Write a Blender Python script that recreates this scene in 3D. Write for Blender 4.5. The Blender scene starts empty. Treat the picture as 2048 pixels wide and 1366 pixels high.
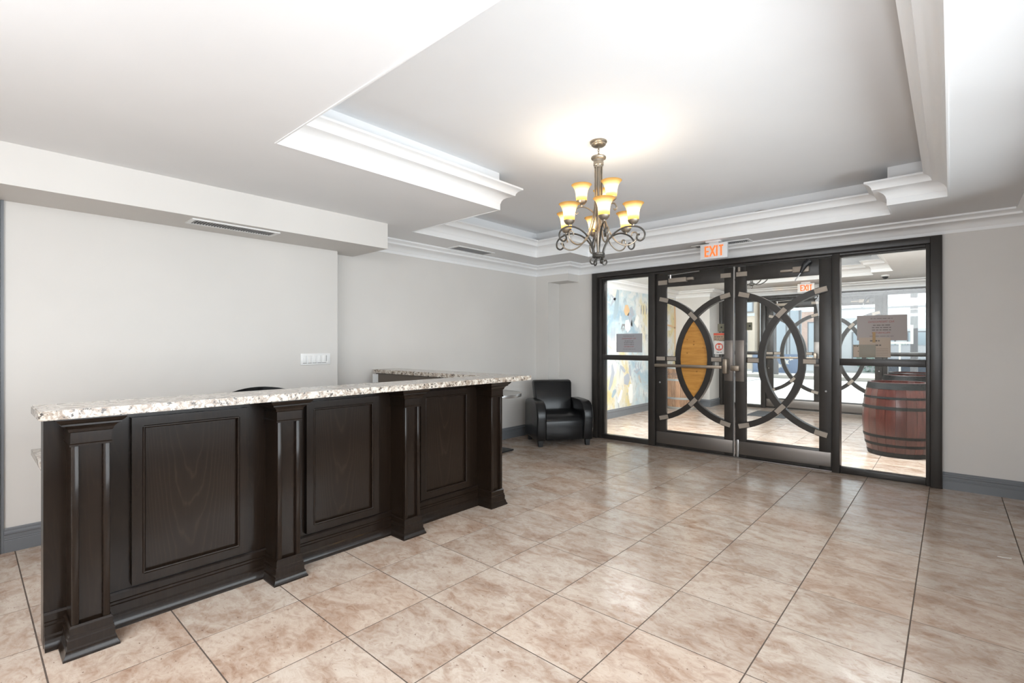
import bpy, bmesh, math, random
from mathutils import Vector, Matrix
random.seed(7)
D = bpy.data
SC = bpy.context.scene
COL = SC.collection
PI = math.pi

# ------------------------------------------------------------------ camera
H = 1.29
cam_d = D.cameras.new('camera'); cam = D.objects.new('camera', cam_d); COL.objects.link(cam)
cam.location = (0, 0, H); cam.rotation_euler = (PI/2, 0, 0.72942)
cam_d.sensor_width = 36; cam_d.lens = 981.2/2048*36; cam_d.shift_y = 5.8/2048
cam_d.clip_start = 0.02; cam_d.clip_end = 300
SC.camera = cam
# ------------------------------------------------------------------ view, sky, sun, added fill lights
vs = SC.view_settings
vs.view_transform = 'Standard'; vs.look = 'None'; vs.gamma = 1; vs.use_curve_mapping = False
vs.exposure = 0.70
SC.cycles.use_denoising = True
SC.cycles.max_bounces = 6; SC.cycles.diffuse_bounces = 4; SC.cycles.glossy_bounces = 3
SC.cycles.transparent_max_bounces = 24; SC.cycles.transmission_bounces = 6
SC.cycles.caustics_reflective = False; SC.cycles.caustics_refractive = False
SC.cycles.sample_clamp_indirect = 6
SC.cycles.use_adaptive_sampling = True; SC.cycles.adaptive_threshold = .05; SC.cycles.adaptive_min_samples = 16
w = D.worlds.new('sky'); SC.world = w; w.use_nodes = True
wn = w.node_tree.nodes; wl = w.node_tree.links
bg = wn['Background']; bg.inputs[1].default_value = 1.2
bg.inputs[0].default_value = (0.74, 0.80, 0.86, 1)
sun_d = D.lights.new('sun', 'SUN'); sun_d.energy = 4.0; sun_d.angle = 0.01; sun_d.color = (1, .95, .88)
sun = D.objects.new('sun', sun_d); COL.objects.link(sun)
sun.rotation_euler = Vector((0.03, 0.58, 1.0)).to_track_quat('Z', 'Y').to_euler(); sun.location = (0, 20, 20)
def area(name, loc, target, sx, sy, power, color=(1, 1, 1)):
    d = D.lights.new(name, 'AREA'); d.shape = 'RECTANGLE'; d.size = sx; d.size_y = sy; d.energy = power; d.color = color
    o = D.objects.new(name, d); COL.objects.link(o); o.location = loc
    o.rotation_euler = (Vector(target)-Vector(loc)).to_track_quat('-Z', 'Y').to_euler()
    return o
area('window_daylight', (1.12, 2.3, 1.30), (-1.0, 3.5, 2.45), 4.4, 1.5, 92, (.90, .95, 1))  # added fill outside the right wall, tilted up towards the ceiling
area('lobby_uplight', (-.8, -1.5, 1.6), (-.8, -1.5, 3.0), 2.6, 2.2, 50, (.88, .94, 1))  # added fill behind the camera, bounced off the ceiling; no lamp there
area('lobby_ceiling_light', (-.9, -1.1, 2.36), (-.9, 1.1, 0), 2.8, 1.4, 100, (.94, .975, 1))  # added fill without a fixture, brightens door wall and floor
area('vestibule_ceiling_light', (-1.84, 6.45, 2.40), (-1.84, 7.6, 0), 4.0, .7, 270, (.94, .975, 1))  # added fill hidden above the view, brightens the vestibule

# ------------------------------------------------------------------ material helpers
MATS = {}
def mat(name, color=(.5, .5, .5), rough=.5, metal=0, spec=.5, coat=0):
    m = D.materials.new(name); m.use_nodes = True
    b = m.node_tree.nodes['Principled BSDF']
    b.inputs['Base Color'].default_value = (*color, 1); b.inputs['Roughness'].default_value = rough
    b.inputs['Metallic'].default_value = metal; b.inputs['Specular IOR Level'].default_value = spec
    b.inputs['Coat Weight'].default_value = coat; b.inputs['Coat Roughness'].default_value = .15
    MATS[name] = m
    return m
class NT:
    def __init__(s, m): s.m = m; s.t = m.node_tree; s.n = s.t.nodes; s.l = s.t.links; s.b = s.n.get('Principled BSDF')
    def node(s, typ, **kw):
        n = s.n.new(typ)
        for k, v in kw.items():
            if k.startswith('i_'):
                key = k[2:]; key = int(key) if key.isdigit() else key.replace('_', ' ')
                n.inputs[key].default_value = v
            else: setattr(n, k, v)
        return n
    def link(s, a, b): s.l.new(a, b)
    def coords(s, scale=(1, 1, 1), kind='pos', rot=(0, 0, 0)):
        mp = s.node('ShaderNodeMapping'); mp.inputs['Scale'].default_value = scale; mp.inputs['Rotation'].default_value = rot
        if kind == 'pos': s.link(s.node('ShaderNodeNewGeometry').outputs['Position'], mp.inputs[0])
        else: s.link(s.node('ShaderNodeTexCoord').outputs['Object'], mp.inputs[0])
        return mp.outputs[0]
    def noise(s, vec, scale, detail=4, rough=.55, dist=0):
        n = s.node('ShaderNodeTexNoise'); n.inputs['Scale'].default_value = scale; n.inputs['Detail'].default_value = detail
        n.inputs['Roughness'].default_value = rough; n.inputs['Distortion'].default_value = dist
        if vec: s.link(vec, n.inputs['Vector'])
        return n.outputs['Fac']
    def ramp(s, fac, stops, interp='LINEAR'):
        r = s.node('ShaderNodeValToRGB'); e = r.color_ramp.elements; r.color_ramp.interpolation = interp
        while len(e) < len(stops): e.new(.5)
        for el, (p, c) in zip(e, stops):
            el.position = p; el.color = (*c, 1) if len(c) == 3 else c
        s.link(fac, r.inputs[0]); return r.outputs[0]
    def mix(s, fac, a, b, blend='MIX'):
        m = s.node('ShaderNodeMix', data_type='RGBA', blend_type=blend)
        for i, v in ((0, fac), (6, a), (7, b)):
            if hasattr(v, 'is_linked'): s.link(v, m.inputs[i])
            elif i == 0: m.inputs[0].default_value = v
            else: m.inputs[i].default_value = (*v, 1)
        return m.outputs[2]
    def bump(s, h, strength=.1, dist=.01):
        b = s.node('ShaderNodeBump'); b.inputs['Strength'].default_value = strength; b.inputs['Distance'].default_value = dist
        s.link(h, b.inputs['Height']); s.link(b.outputs[0], s.b.inputs['Normal'])
def paint(name, color, rough=.6, var=.03, scale=1.2):
    m = mat(name, color, rough); t = NT(m); v = t.coords()
    f = t.noise(v, scale, 3)
    a = tuple(c*(1-var) for c in color); b = tuple(min(1, c*(1+var)) for c in color)
    t.link(t.ramp(f, [(.3, a), (.7, b)]), t.b.inputs['Base Color'])
    t.bump(t.noise(v, 220, 2), .04, .002)
    return m
paint('wall_paint', (.66, .635, .605), .55)
paint('ceiling_paint', (.80, .80, .805), .7, .02)
paint('trim_white', (.84, .84, .84), .4, .01)
paint('grey_paint', (.165, .175, .19), .35, .04)
paint('door_paint', (.030, .026, .023), .36, .12, 6)
# dark stained oak with cathedral grain
def wood(name, c0, c1, rough, sc=1.0):
    m = mat(name, c0, rough, spec=.16, coat=.30); t = NT(m); t.b.inputs['Coat Roughness'].default_value = .1
    v = t.coords((sc*9, sc*9, sc*1.1)); f1 = t.noise(v, 1.0, 2, .5, .4)
    wv = t.node('ShaderNodeMath', operation='MULTIPLY'); t.link(f1, wv.inputs[0]); wv.inputs[1].default_value = 14
    fr = t.node('ShaderNodeMath', operation='FRACT'); t.link(wv.outputs[0], fr.inputs[0])
    fine = t.noise(t.coords((90, 90, 4)), 1.5, 3)
    c = t.ramp(fr.outputs[0], [(0, c1), (.25, c0), (.8, c0), (1, c1)])
    t.link(t.mix(fine, c, tuple(x*.75 for x in c0)), t.b.inputs['Base Color'])
    t.bump(fine, .03, .002)
    return m
wood('espresso_wood', (.0135, .0080, .0051), (.0205, .0130, .0084), .28)
# cathedral figure for the panel fields
m = wood('espresso_figured', (.0140, .0083, .0053), (.0210, .0133, .0086), .28); t = NT(m)
gn = t.node('ShaderNodeTexCoord').outputs['Generated']; sp = t.node('ShaderNodeSeparateXYZ'); t.link(gn, sp.inputs[0])
def mth(op, a, b=None, c=None):
    n = t.node('ShaderNodeMath', operation=op)
    for k, v in enumerate((a, b, c)):
        if v is None: continue
        if hasattr(v, 'is_linked'): t.link(v, n.inputs[k])
        else: n.inputs[k].default_value = v
    return n.outputs[0]
yy = mth('MULTIPLY_ADD', sp.outputs[1], 2.0, -.95); par = mth('MULTIPLY', mth('MULTIPLY', yy, yy), -3.2)
arch = mth('ADD', mth('ADD', mth('MULTIPLY', sp.outputs[2], .9), par), mth('MULTIPLY', t.noise(t.coords((5, 5, 1.5)), 1.0, 3), 1.1))
fr_ = mth('FRACT', mth('MULTIPLY', arch, 3.2))
cc = t.ramp(fr_, [(0, (.034, .023, .0155)), (.10, (.019, .0118, .0076)), (.5, (.0145, .0087, .0056)), (.86, (.0165, .0100, .0064)), (1, (.034, .023, .0155))])
fine_ = t.noise(t.coords((110, 110, 5)), 1.5, 3)
t.link(t.mix(fine_, cc, (.011, .0066, .0042)), t.b.inputs['Base Color'])
# granite
m = mat('granite', (.6, .56, .5), .14); t = NT(m); v = t.coords((1, 1, 1))
v1 = t.node('ShaderNodeTexVoronoi'); v1.inputs['Scale'].default_value = 60; t.link(v, v1.inputs['Vector'])
n1 = t.noise(v, 22, 6, .65, .8); n2 = t.noise(v, 46, 5, .7); n3 = t.noise(v, 9, 5, .6, 1.5)
n1b = t.noise(v, 30, 6, .7, 1.2)
base = t.ramp(n1, [(.30, (.20, .15, .115)), (.40, (.42, .36, .30)), (.47, (.62, .57, .50)), (.60, (.66, .62, .56)), (.70, (.45, .38, .31))])
base = t.mix(t.ramp(n1b, [(.46, (0, 0, 0)), (.56, (.85, .85, .85))]), base, (.27, .205, .155))
base = t.mix(t.ramp(n2, [(.38, (1, 1, 1)), (.46, (0, 0, 0))]), base, (.045, .034, .027))
t.link(base, t.b.inputs['Base Color'])
# travertine-look floor tile
def tile_mat(name):
    m = mat(name, (.5, .4, .33), .22, spec=.5); t = NT(m)
    oi = t.node('ShaderNodeObjectInfo')
    pos = t.node('ShaderNodeNewGeometry').outputs['Position']
    off = t.node('ShaderNodeVectorMath', operation='SCALE'); off.inputs['Scale'].default_value = 37.0
    cb = t.node('ShaderNodeCombineXYZ')
    for i in range(3): t.link(oi.outputs['Random'], cb.inputs[i])
    t.link(cb.outputs[0], off.inputs[0])
    ad = t.node('ShaderNodeVectorMath', operation='ADD'); t.link(pos, ad.inputs[0]); t.link(off.outputs[0], ad.inputs[1])
    mp = t.node('ShaderNodeMapping'); mp.inputs['Scale'].default_value = (1.0, 1.6, 1); mp.inputs['Rotation'].default_value = (0, 0, .25); t.link(ad.outputs[0], mp.inputs[0])
    big = t.noise(mp.outputs[0], 3.2, 7, .62, .7); fine = t.noise(mp.outputs[0], 14, 7, .7, .9); pit = t.noise(mp.outputs[0], 42, 4, .7)
    c1 = t.ramp(big, [(.30, (.24, .135, .088)), (.41, (.38, .26, .19)), (.50, (.50, .40, .325)), (.60, (.61, .53, .455)), (.74, (.40, .285, .215))])
    c2 = t.ramp(fine, [(.32, (.26, .155, .105)), (.45, (.46, .35, .275)), (.57, (.61, .53, .455)), (.76, (.43, .31, .24))])
    c = t.mix(.45, c1, c2)
    tint = t.ramp(oi.outputs['Random'], [(0, (.92, .90, .89)), (.5, (1, 1, 1)), (1, (1.0, .94, .90))])
    c = t.mix(1.0, c, tint, 'MULTIPLY')
    pf = t.ramp(pit, [(.30, (1, 1, 1)), (.36, (0, 0, 0))])
    c = t.mix(pf, c, (.20, .125, .09))
    t.link(c, t.b.inputs['Base Color'])
    r = t.ramp(fine, [(.3, (.22,)*3), (.7, (.14,)*3)]); t.link(r, t.b.inputs['Roughness'])
    t.bump(t.noise(mp.outputs[0], 9, 4), .03, .004)
    return m
tile_mat('floor_tile_stone')
paint('grout', (.095, .07, .055), .9, .25, 30)
# thin glass: straight-through plus a fresnel mirror
def thin_glass(name, tint=(.97, .985, .98), ior=1.32):
    m = D.materials.new(name); m.use_nodes = True; MATS[name] = m; t = NT(m); t.n.remove(t.b)
    fr = t.node('ShaderNodeFresnel'); fr.inputs['IOR'].default_value = ior
    tr = t.node('ShaderNodeBsdfTransparent'); tr.inputs[0].default_value = (*tint, 1)
    gl = t.node('ShaderNodeBsdfGlossy'); gl.inputs['Roughness'].default_value = .0
    mx = t.node('ShaderNodeMixShader'); t.link(fr.outputs[0], mx.inputs[0]); t.link(tr.outputs[0], mx.inputs[1]); t.link(gl.outputs[0], mx.inputs[2])
    t.link(mx.outputs[0], t.n['Material Output'].inputs[0])
    return m
thin_glass('glass')
mat('bronze', (.30, .25, .20), .38, .85)
mat('dull_plate', (.36, .31, .26), .5, .35)
mat('steel', (.55, .55, .55), .3, .9)
mat('kick_steel', (.20, .18, .165), .38, .8)
mat('iron', (.075, .07, .063), .38, .7)
mat('nickel', (.30, .26, .21), .32, .8)
mat('holder_grey', (.26, .235, .19), .5)
mat('laminate_grey', (.40, .39, .37), .4)
mat('black_leather', (.008, .008, .0085), .27, spec=.42)
t = NT(MATS['black_leather']); t.bump(t.noise(t.coords(), 90, 4), .12, .004)
mat('black_plastic', (.015, .015, .016), .4)
mat('white_plastic', (.80, .80, .79), .3)
mat('exit_white', (.78, .78, .78), .4)
mat('dark_slot', (.03, .03, .03), .8)
# plywood
m = mat('plywood', (.62, .30, .06), .45); t = NT(m); v = t.coords((1.5, 1, 14))
g = t.noise(v, 3, 5, .6, .3)
c = t.ramp(g, [(.3, (.46, .20, .035)), (.6, (.60, .29, .06)), (.8, (.66, .35, .09))])
vo = t.node('ShaderNodeTexVoronoi'); vo.inputs['Scale'].default_value = 9; t.link(t.coords((1, 1, 1.2)), vo.inputs['Vector'])
kn = t.ramp(vo.outputs['Distance'], [(.05, (1, 1, 1)), (.13, (0, 0, 0))])
t.link(t.mix(kn, c, (.30, .12, .02)), t.b.inputs['Base Color'])
def emit(name, color, strength):
    m = D.materials.new(name); m.use_nodes = True; MATS[name] = m; t = NT(m); t.n.remove(t.b)
    e = t.node('ShaderNodeEmission'); e.inputs[0].default_value = (*color, 1); e.inputs[1].default_value = strength
    t.link(e.outputs[0], t.n['Material Output'].inputs[0]); return m
emit('exit_letters', (1, .18, .05), 1.0)
# alabaster lamp glass
m = D.materials.new('lamp_glass'); m.use_nodes = True; MATS['lamp_glass'] = m; t = NT(m); t.n.remove(t.b)
tl = t.node('ShaderNodeBsdfTranslucent'); df = t.node('ShaderNodeBsdfDiffuse')
tc = t.node('ShaderNodeTexCoord'); sp = t.node('ShaderNodeSeparateXYZ'); t.link(tc.outputs['Object'], sp.inputs[0])
nz = t.noise(tc.outputs['Object'], 30, 3); 
ad = t.node('ShaderNodeMath', operation='MULTIPLY_ADD'); t.link(nz, ad.inputs[0]); ad.inputs[1].default_value = .012; t.link(sp.outputs[2], ad.inputs[2])
gc = t.ramp(ad.outputs[0], [(0.0, (.34, .15, .025)), (.035, (.42, .23, .06)), (.065, (.50, .38, .20)), (.10, (.50, .38, .19)), (.125, (.46, .28, .09))])
t.link(gc, tl.inputs[0]); t.link(gc, df.inputs[0])
mx = t.node('ShaderNodeMixShader'); mx.inputs[0].default_value = .35; t.link(tl.outputs[0], mx.inputs[1]); t.link(df.outputs[0], mx.inputs[2])
t.link(mx.outputs[0], t.n['Material Output'].inputs[0])
# barrels
def staves(name, c0, c1, c2, rough):
    m = mat(name, c0, rough, coat=.2); t = NT(m); oi = t.node('ShaderNodeObjectInfo')
    g = t.noise(t.coords((14, 14, 1.5)), 3, 4, .6)
    c = t.ramp(g, [(.3, c1), (.55, c0), (.75, c2)])
    tn = t.ramp(oi.outputs['Random'], [(0, (.75, .75, .75)), (1, (1.1, 1.05, 1.0))])
    t.link(t.mix(1, c, tn, 'MULTIPLY'), t.b.inputs['Base Color']); return m
staves('red_staves', (.065, .015, .011), (.042, .010, .007), (.090, .026, .018), .28)
staves('oak_staves', (.40, .24, .15), (.27, .16, .10), (.52, .34, .22), .5)
mat('hoop_black', (.010, .011, .011), .55, spec=.2)
mat('vent_grey', (.34, .34, .35), .5)
mat('brown_laminate', (.11, .088, .070), .5)
mat('hoop_zinc', (.42, .43, .42), .45, .6)
# mural
m = mat('mural_paint', (.8, .8, .8), .6); t = NT(m); v = t.coords((1, 1, 1))
a = t.noise(v, 1.1, 3, .5, .8); b2 = t.noise(v, 2.2, 4, .6, 1.2); c3 = t.noise(t.coords((1, 2.2, .9)), 4.5, 5, .6, 2.0)
col = t.ramp(a, [(.32, (.34, .47, .56)), (.43, (.54, .64, .67)), (.51, (.70, .69, .63)), (.60, (.70, .60, .32)), (.72, (.60, .47, .24))])
col = t.mix(t.ramp(b2, [(.50, (0, 0, 0)), (.62, (.9, .9, .9))]), col, (.74, .74, .72))
col = t.mix(t.ramp(b2, [(.28, (.8, .8, .8)), (.38, (0, 0, 0))]), col, (.62, .44, .28))
col = t.mix(t.ramp(c3, [(.58, (0, 0, 0)), (.66, (.8, .8, .8))]), col, (.34, .37, .40))
t.link(col, t.b.inputs['Base Color'])
mat('mural_grey', (.42, .45, .50), .6); mat('mural_slate', (.36, .45, .50), .6); mat('mural_orange', (.74, .50, .28), .6); mat('mural_dark', (.24, .24, .25), .6); mat('mural_white', (.85, .85, .82), .6)
mat('notice_paper', (.40, .36, .345), .7); mat('notice_paper_warm', (.46, .38, .31), .7); mat('notice_grey', (.37, .37, .39), .7)
mat('print_red', (.32, .10, .085), .7); mat('print_dark', (.15, .13, .125), .7); mat('tape', (.36, .23, .10), .5)
mat('olive_card', (.17, .16, .11), .5); mat('sticker_white', (.75, .72, .68), .5); mat('sticker_red', (.65, .10, .06), .5); mat('tan_print', (.42, .30, .20), .6)
paint('asphalt', (.52, .52, .52), .9, .05, 2); paint('pavement', (.62, .60, .57), .9, .05, 2); paint('kerb_stone', (.45, .42, .38), .9, .05)
paint('beige_stucco', (.80, .68, .56), .9, .05); paint('pale_siding', (.74, .77, .80), .8, .03); paint('white_siding', (.85, .86, .87), .8, .02)
mat('shop_glass', (.55, .62, .68), .1); mat('dark_frame', (.30, .31, .33), .5); paint('brick_pink', (.70, .52, .45), .9, .1, 8)
mat('hedge_green', (.35, .46, .40), .9); mat('car_paint', (.03, .045, .07), .25, coat=.6); mat('pole_grey', (.17, .165, .17), .7); mat('banner_blue', (.22, .28, .40), .6)
mat('sign_yellow', (.65, .70, .10), .5); mat('poster_blue', (.25, .38, .60), .6)
mat('mat_grey', (.10, .105, .11), .9)

# ------------------------------------------------------------------ mesh helpers
ORG = {}
def tag(o, label=None, cat=None, group=None, kind=None):
    if label: o['label'] = label
    if cat: o['category'] = cat
    if group: o['group'] = group
    if kind: o['kind'] = kind
    return o
def empty(name, loc=(0, 0, 0), rz=0, parent=None):
    o = D.objects.new(name, None); COL.objects.link(o); o.location = loc; o.rotation_euler = (0, 0, rz)
    o.empty_display_size = .1; ORG[o] = Vector(loc)
    if parent: o.parent = parent
    return o
class MB:
    def __init__(s): s.v = []; s.f = []
    def add(s, vs, fs):
        k = len(s.v); s.v += [tuple(p) for p in vs]; s.f += [tuple(i+k for i in f) for f in fs]; return s
    def box(s, x0, x1, y0, y1, z0, z1, b=0):
        if b <= 0:
            return s.add([(x0, y0, z0), (x1, y0, z0), (x1, y1, z0), (x0, y1, z0), (x0, y0, z1), (x1, y0, z1), (x1, y1, z1), (x0, y1, z1)],
                  [(3, 2, 1, 0), (4, 5, 6, 7), (0, 1, 5, 4), (1, 2, 6, 5), (2, 3, 7, 6), (3, 0, 4, 7)])
        bm = bmesh.new(); bmesh.ops.create_cube(bm, size=1)
        for v in bm.verts: v.co = Vector(((x0+x1)/2+v.co.x*(x1-x0), (y0+y1)/2+v.co.y*(y1-y0), (z0+z1)/2+v.co.z*(z1-z0)))
        bmesh.ops.bevel(bm, geom=bm.edges[:], offset=b, segments=2, affect='EDGES', profile=.5)
        return s.bm(bm)
    def bm(s, bm):
        bm.verts.index_update()
        s.add([v.co[:] for v in bm.verts], [[v.index for v in f.verts] for f in bm.faces]); bm.free(); return s
    def obox(s, c, ax, ay, az, hx, hy, hz):
        c = Vector(c); ax, ay, az = Vector(ax), Vector(ay), Vector(az); p = []
        for k in (-1, 1):
            for i, j in ((-1, -1), (1, -1), (1, 1), (-1, 1)): p.append(c+ax*hx*i+ay*hy*j+az*hz*k)
        return s.add(p, [(3, 2, 1, 0), (4, 5, 6, 7), (0, 1, 5, 4), (1, 2, 6, 5), (2, 3, 7, 6), (3, 0, 4, 7)])
    def prism(s, poly, a, b, axis='y'):
        n = len(poly)
        def P(u, w, t): return (u, t, w) if axis == 'y' else ((t, u, w) if axis == 'x' else (u, w, t))
        return s.add([P(u, w, a) for u, w in poly]+[P(u, w, b) for u, w in poly],
              [tuple(range(n)), tuple(range(2*n-1, n-1, -1))]+[(i, i+n, (i+1) % n+n, (i+1) % n) for i in range(n)])
    def lathe(s, prof, c=(0, 0, 0), seg=24, cap=True):
        vs, fs = [], []; n = len(prof)
        for j in range(seg):
            a = 2*PI*j/seg
            for r, z in prof: vs.append((c[0]+r*math.cos(a), c[1]+r*math.sin(a), c[2]+z))
        for j in range(seg):
            k = (j+1) % seg
            for i in range(n-1): fs.append((j*n+i, k*n+i, k*n+i+1, j*n+i+1))
        if cap:
            fs.append(tuple(j*n for j in range(seg))[::-1]); fs.append(tuple(j*n+n-1 for j in range(seg)))
        return s.add(vs, fs)
    def tube(s, pts, r, seg=8, cap=True, flat=None):
        pts = [Vector(p) for p in pts]; n = len(pts); vs, fs = [], []
        rr = r if isinstance(r, (list, tuple)) else [r]*n
        up = None
        for i, p in enumerate(pts):
            t = (pts[min(i+1, n-1)]-pts[max(i-1, 0)]).normalized()
            if up is None:
                up = Vector((0, 0, 1)) if abs(t.z) < .9 else Vector((1, 0, 0))
            u = (up-t*up.dot(t)).normalized(); w_ = t.cross(u); up = u
            for j in range(seg):
                a = 2*PI*j/seg; vs.append(p+u*math.cos(a)*rr[i]+w_*math.sin(a)*rr[i]*(flat or 1))
        for i in range(n-1):
            for j in range(seg):
                k = (j+1) % seg; fs.append((i*seg+j, i*seg+k, (i+1)*seg+k, (i+1)*seg+j))
        if cap: fs.append(tuple(range(seg))[::-1]); fs.append(tuple((n-1)*seg+j for j in range(seg)))
        return s.add(vs, fs)
    def sweep(s, prof, path, side=1, closed=False, capends=True):
        """profile (d,z) swept along a plan path with mitred corners; d is measured to the right of travel (side=1)"""
        n = len(path); P = [Vector((p[0], p[1])) for p in path]; z0 = path[0][2] if len(path[0]) > 2 else 0
        def nrm(a, b): d = (b-a).normalized(); return Vector((d.y, -d.x))*side
        vs, fs = [], []; m = len(prof)
        for i in range(n):
            if closed: n1, n2 = nrm(P[i-1], P[i]), nrm(P[i], P[(i+1) % n])
            else:
                n1 = nrm(P[i-1], P[i]) if i > 0 else nrm(P[0], P[1]); n2 = nrm(P[i], P[i+1]) if i < n-1 else n1
            o = (n1+n2)/(1+n1.dot(n2))
            for d, z in prof: q = P[i]+o*d; vs.append((q.x, q.y, z0+z))
        rng = range(n if closed else n-1)
        for i in rng:
            k = (i+1) % n
            for j in range(m):
                l = (j+1) % m; fs.append((i*m+j, k*m+j, k*m+l, i*m+l))
        if not closed and capends: fs.append(tuple(range(m))); fs.append(tuple((n-1)*m+j for j in range(m))[::-1])
        return s.add(vs, fs)
    def build(s, name, m, parent=None, smooth=0, local=False, kind=None, loc=None):
        me = D.meshes.new(name)
        off = Vector((0, 0, 0))
        if parent is not None and not local: off = ORG.get(parent, off)
        if loc is not None: off = Vector(loc)
        me.from_pydata([tuple(Vector(p)-off) for p in s.v], [], s.f); me.validate()
        bm = bmesh.new(); bm.from_mesh(me); bmesh.ops.recalc_face_normals(bm, faces=bm.faces); bm.to_mesh(me); bm.free()
        me.materials.append(MATS[m])
        if smooth:
            me.polygons.foreach_set('use_smooth', [True]*len(me.polygons)); me.set_sharp_from_angle(angle=math.radians(smooth))
        o = D.objects.new(name, me); COL.objects.link(o)
        if parent is not None:
            o.parent = parent; ORG[o] = ORG.get(parent, Vector((0, 0, 0)))
            if loc is not None: o.location = Vector(loc)-ORG.get(parent, Vector((0, 0, 0)))
        else:
            ORG[o] = off
            if loc is not None: o.location = loc
        if kind: o['kind'] = kind
        return o
def B(name, m, parent, *a, b=0, **kw): return MB().box(*a, b=b).build(name, m, parent, smooth=30 if b else 0, **kw)
def arc_pts(cx, cz, r, a0, a1, n): return [(cx+r*math.cos(math.radians(a0+(a1-a0)*i/n)), cz+r*math.sin(math.radians(a0+(a1-a0)*i/n))) for i in range(n+1)]
def copy_tree(o, parent=None):
    c = o.copy(); COL.objects.link(c); c.parent = parent
    for ch in list(o.children): copy_tree(ch, c)
    return c
def text_obj(name, s, size, m, parent, origin, ux, uz, depth=.001, align='CENTER', sx=1.0):
    """flat lettering: origin is the anchor, ux the reading direction, uz up"""
    cu = D.curves.new('txt', 'FONT'); cu.body = s; cu.size = size; cu.align_x = align; cu.align_y = 'CENTER'; cu.extrude = depth
    to = D.objects.new('txt', cu); COL.objects.link(to); bpy.context.view_layer.update()
    me = D.meshes.new_from_object(to.evaluated_get(bpy.context.evaluated_depsgraph_get())); D.objects.remove(to); D.curves.remove(cu)
    ux, uz = Vector(ux), Vector(uz); un = ux.cross(uz); o0 = Vector(origin)-ORG.get(parent, Vector((0, 0, 0)))
    for v in me.vertices: v.co = o0+ux*v.co.x*sx+uz*v.co.y+un*v.co.z
    me.name = name; me.materials.clear(); me.materials.append(MATS[m])
    o = D.objects.new(name, me); COL.objects.link(o); o.parent = parent; ORG[o] = ORG.get(parent)
    return o

# ------------------------------------------------------------------ the room
ZC, ZU, YD, XL, XP, XR, YB = 2.415, 2.72, 5.86, -4.53, -4.37, .54, -3.0
ST = 'structure'
TX0, TPX, TY0, TPY = -1.523, .4612, 2.042, .4565
def tiled_floor(name, x0, x1, y0, y1, label, holes=()):
    base = B(name, 'grout', None, x0, x1, y0, y1, -.06, -.0010); tag(base, label, kind=ST)
    cache = {}
    def tile(ax, bx, ay, by):
        w_, d_ = round(bx-ax, 3), round(by-ay, 3)
        if w_ < .02 or d_ < .02: return
        if (w_, d_) not in cache:
            bm = bmesh.new(); bmesh.ops.create_cube(bm, size=1)
            for v in bm.verts: v.co = Vector((v.co.x*w_, v.co.y*d_, v.co.z*.012-.006))
            ed = [e for e in bm.edges if e.verts[0].co.z > -.001 and e.verts[1].co.z > -.001]
            bmesh.ops.bevel(bm, geom=ed, offset=.0007, segments=1, affect='EDGES')
            me = D.meshes.new('tile'); bm.to_mesh(me); bm.free(); me.materials.append(MATS['floor_tile_stone']); cache[(w_, d_)] = me
        o = D.objects.new('tile', cache[(w_, d_)]); COL.objects.link(o); o.parent = base
        o.location = ((ax+bx)/2, (ay+by)/2, 0)
    g = .0028
    ix = range(math.floor((x0-TX0)/TPX), math.ceil((x1-TX0)/TPX)); iy = range(math.floor((y0-TY0)/TPY), math.ceil((y1-TY0)/TPY))
    for i in ix:
        for j in iy:
            ax, bx = max(x0, TX0+i*TPX+g), min(x1, TX0+(i+1)*TPX-g); ay, by = max(y0, TY0+j*TPY+g), min(y1, TY0+(j+1)*TPY-g)
            if bx > ax and by > ay: tile(ax, bx, ay, by)
    return base
tiled_floor('floor', XL, XR, -.70, 5.895, 'large square brown travertine-look floor tiles of the lobby')
tag(B('floor', 'floor_tile_stone', None, XL, XR, YB, -.702, -.06, 0), 'lobby floor behind the viewpoint', kind=ST)
tiled_floor('floor', -4.42, .35, 5.90, 10.96, 'floor tiles of the vestibule beyond the glass doors')

def ceiling_with_tray(name, x0, x1, y0, y1, poly, label, tname):
    xs = sorted({x0, x1, *[p[0] for p in poly]}); ys = sorted({y0, y1, *[p[1] for p in poly]})
    def inside(x, y):
        c = False
        for i in range(len(poly)):
            (ax, ay), (bx, by) = poly[i], poly[i-1]
            if (ay > y) != (by > y) and x < (bx-ax)*(y-ay)/(by-ay)+ax: c = not c
        return c
    mb = MB()
    for i in range(len(xs)-1):
        for j in range(len(ys)-1):
            a, b_, c, d = xs[i], xs[i+1], ys[j], ys[j+1]
            z = ZU if inside((a+b_)/2, (c+d)/2) else ZC
            mb.box(a, b_, c, d, z, ZU+.08)
    o = mb.build(name, 'ceiling_paint'); tag(o, label, kind=ST)
    prof = [(-.004, -.004), (.005, -.004), (.005, .046), (.008, .050), (.012, .068), (.024, .086), (.045, .101), (.072, .110), (.094, .116), (.099, .135), (.112, .152), (.128, .161), (.142, .166), (.142, .18), (-.004, .18)]
    t_ = MB().sweep(prof, [(x, y, ZC) for x, y in poly], side=1, closed=True).build(tname, 'trim_white', smooth=25)
    tag(t_, 'white crown moulding around the edge of the tray ceiling, '+label.split(' ')[-1], kind=ST)
    return o
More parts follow.
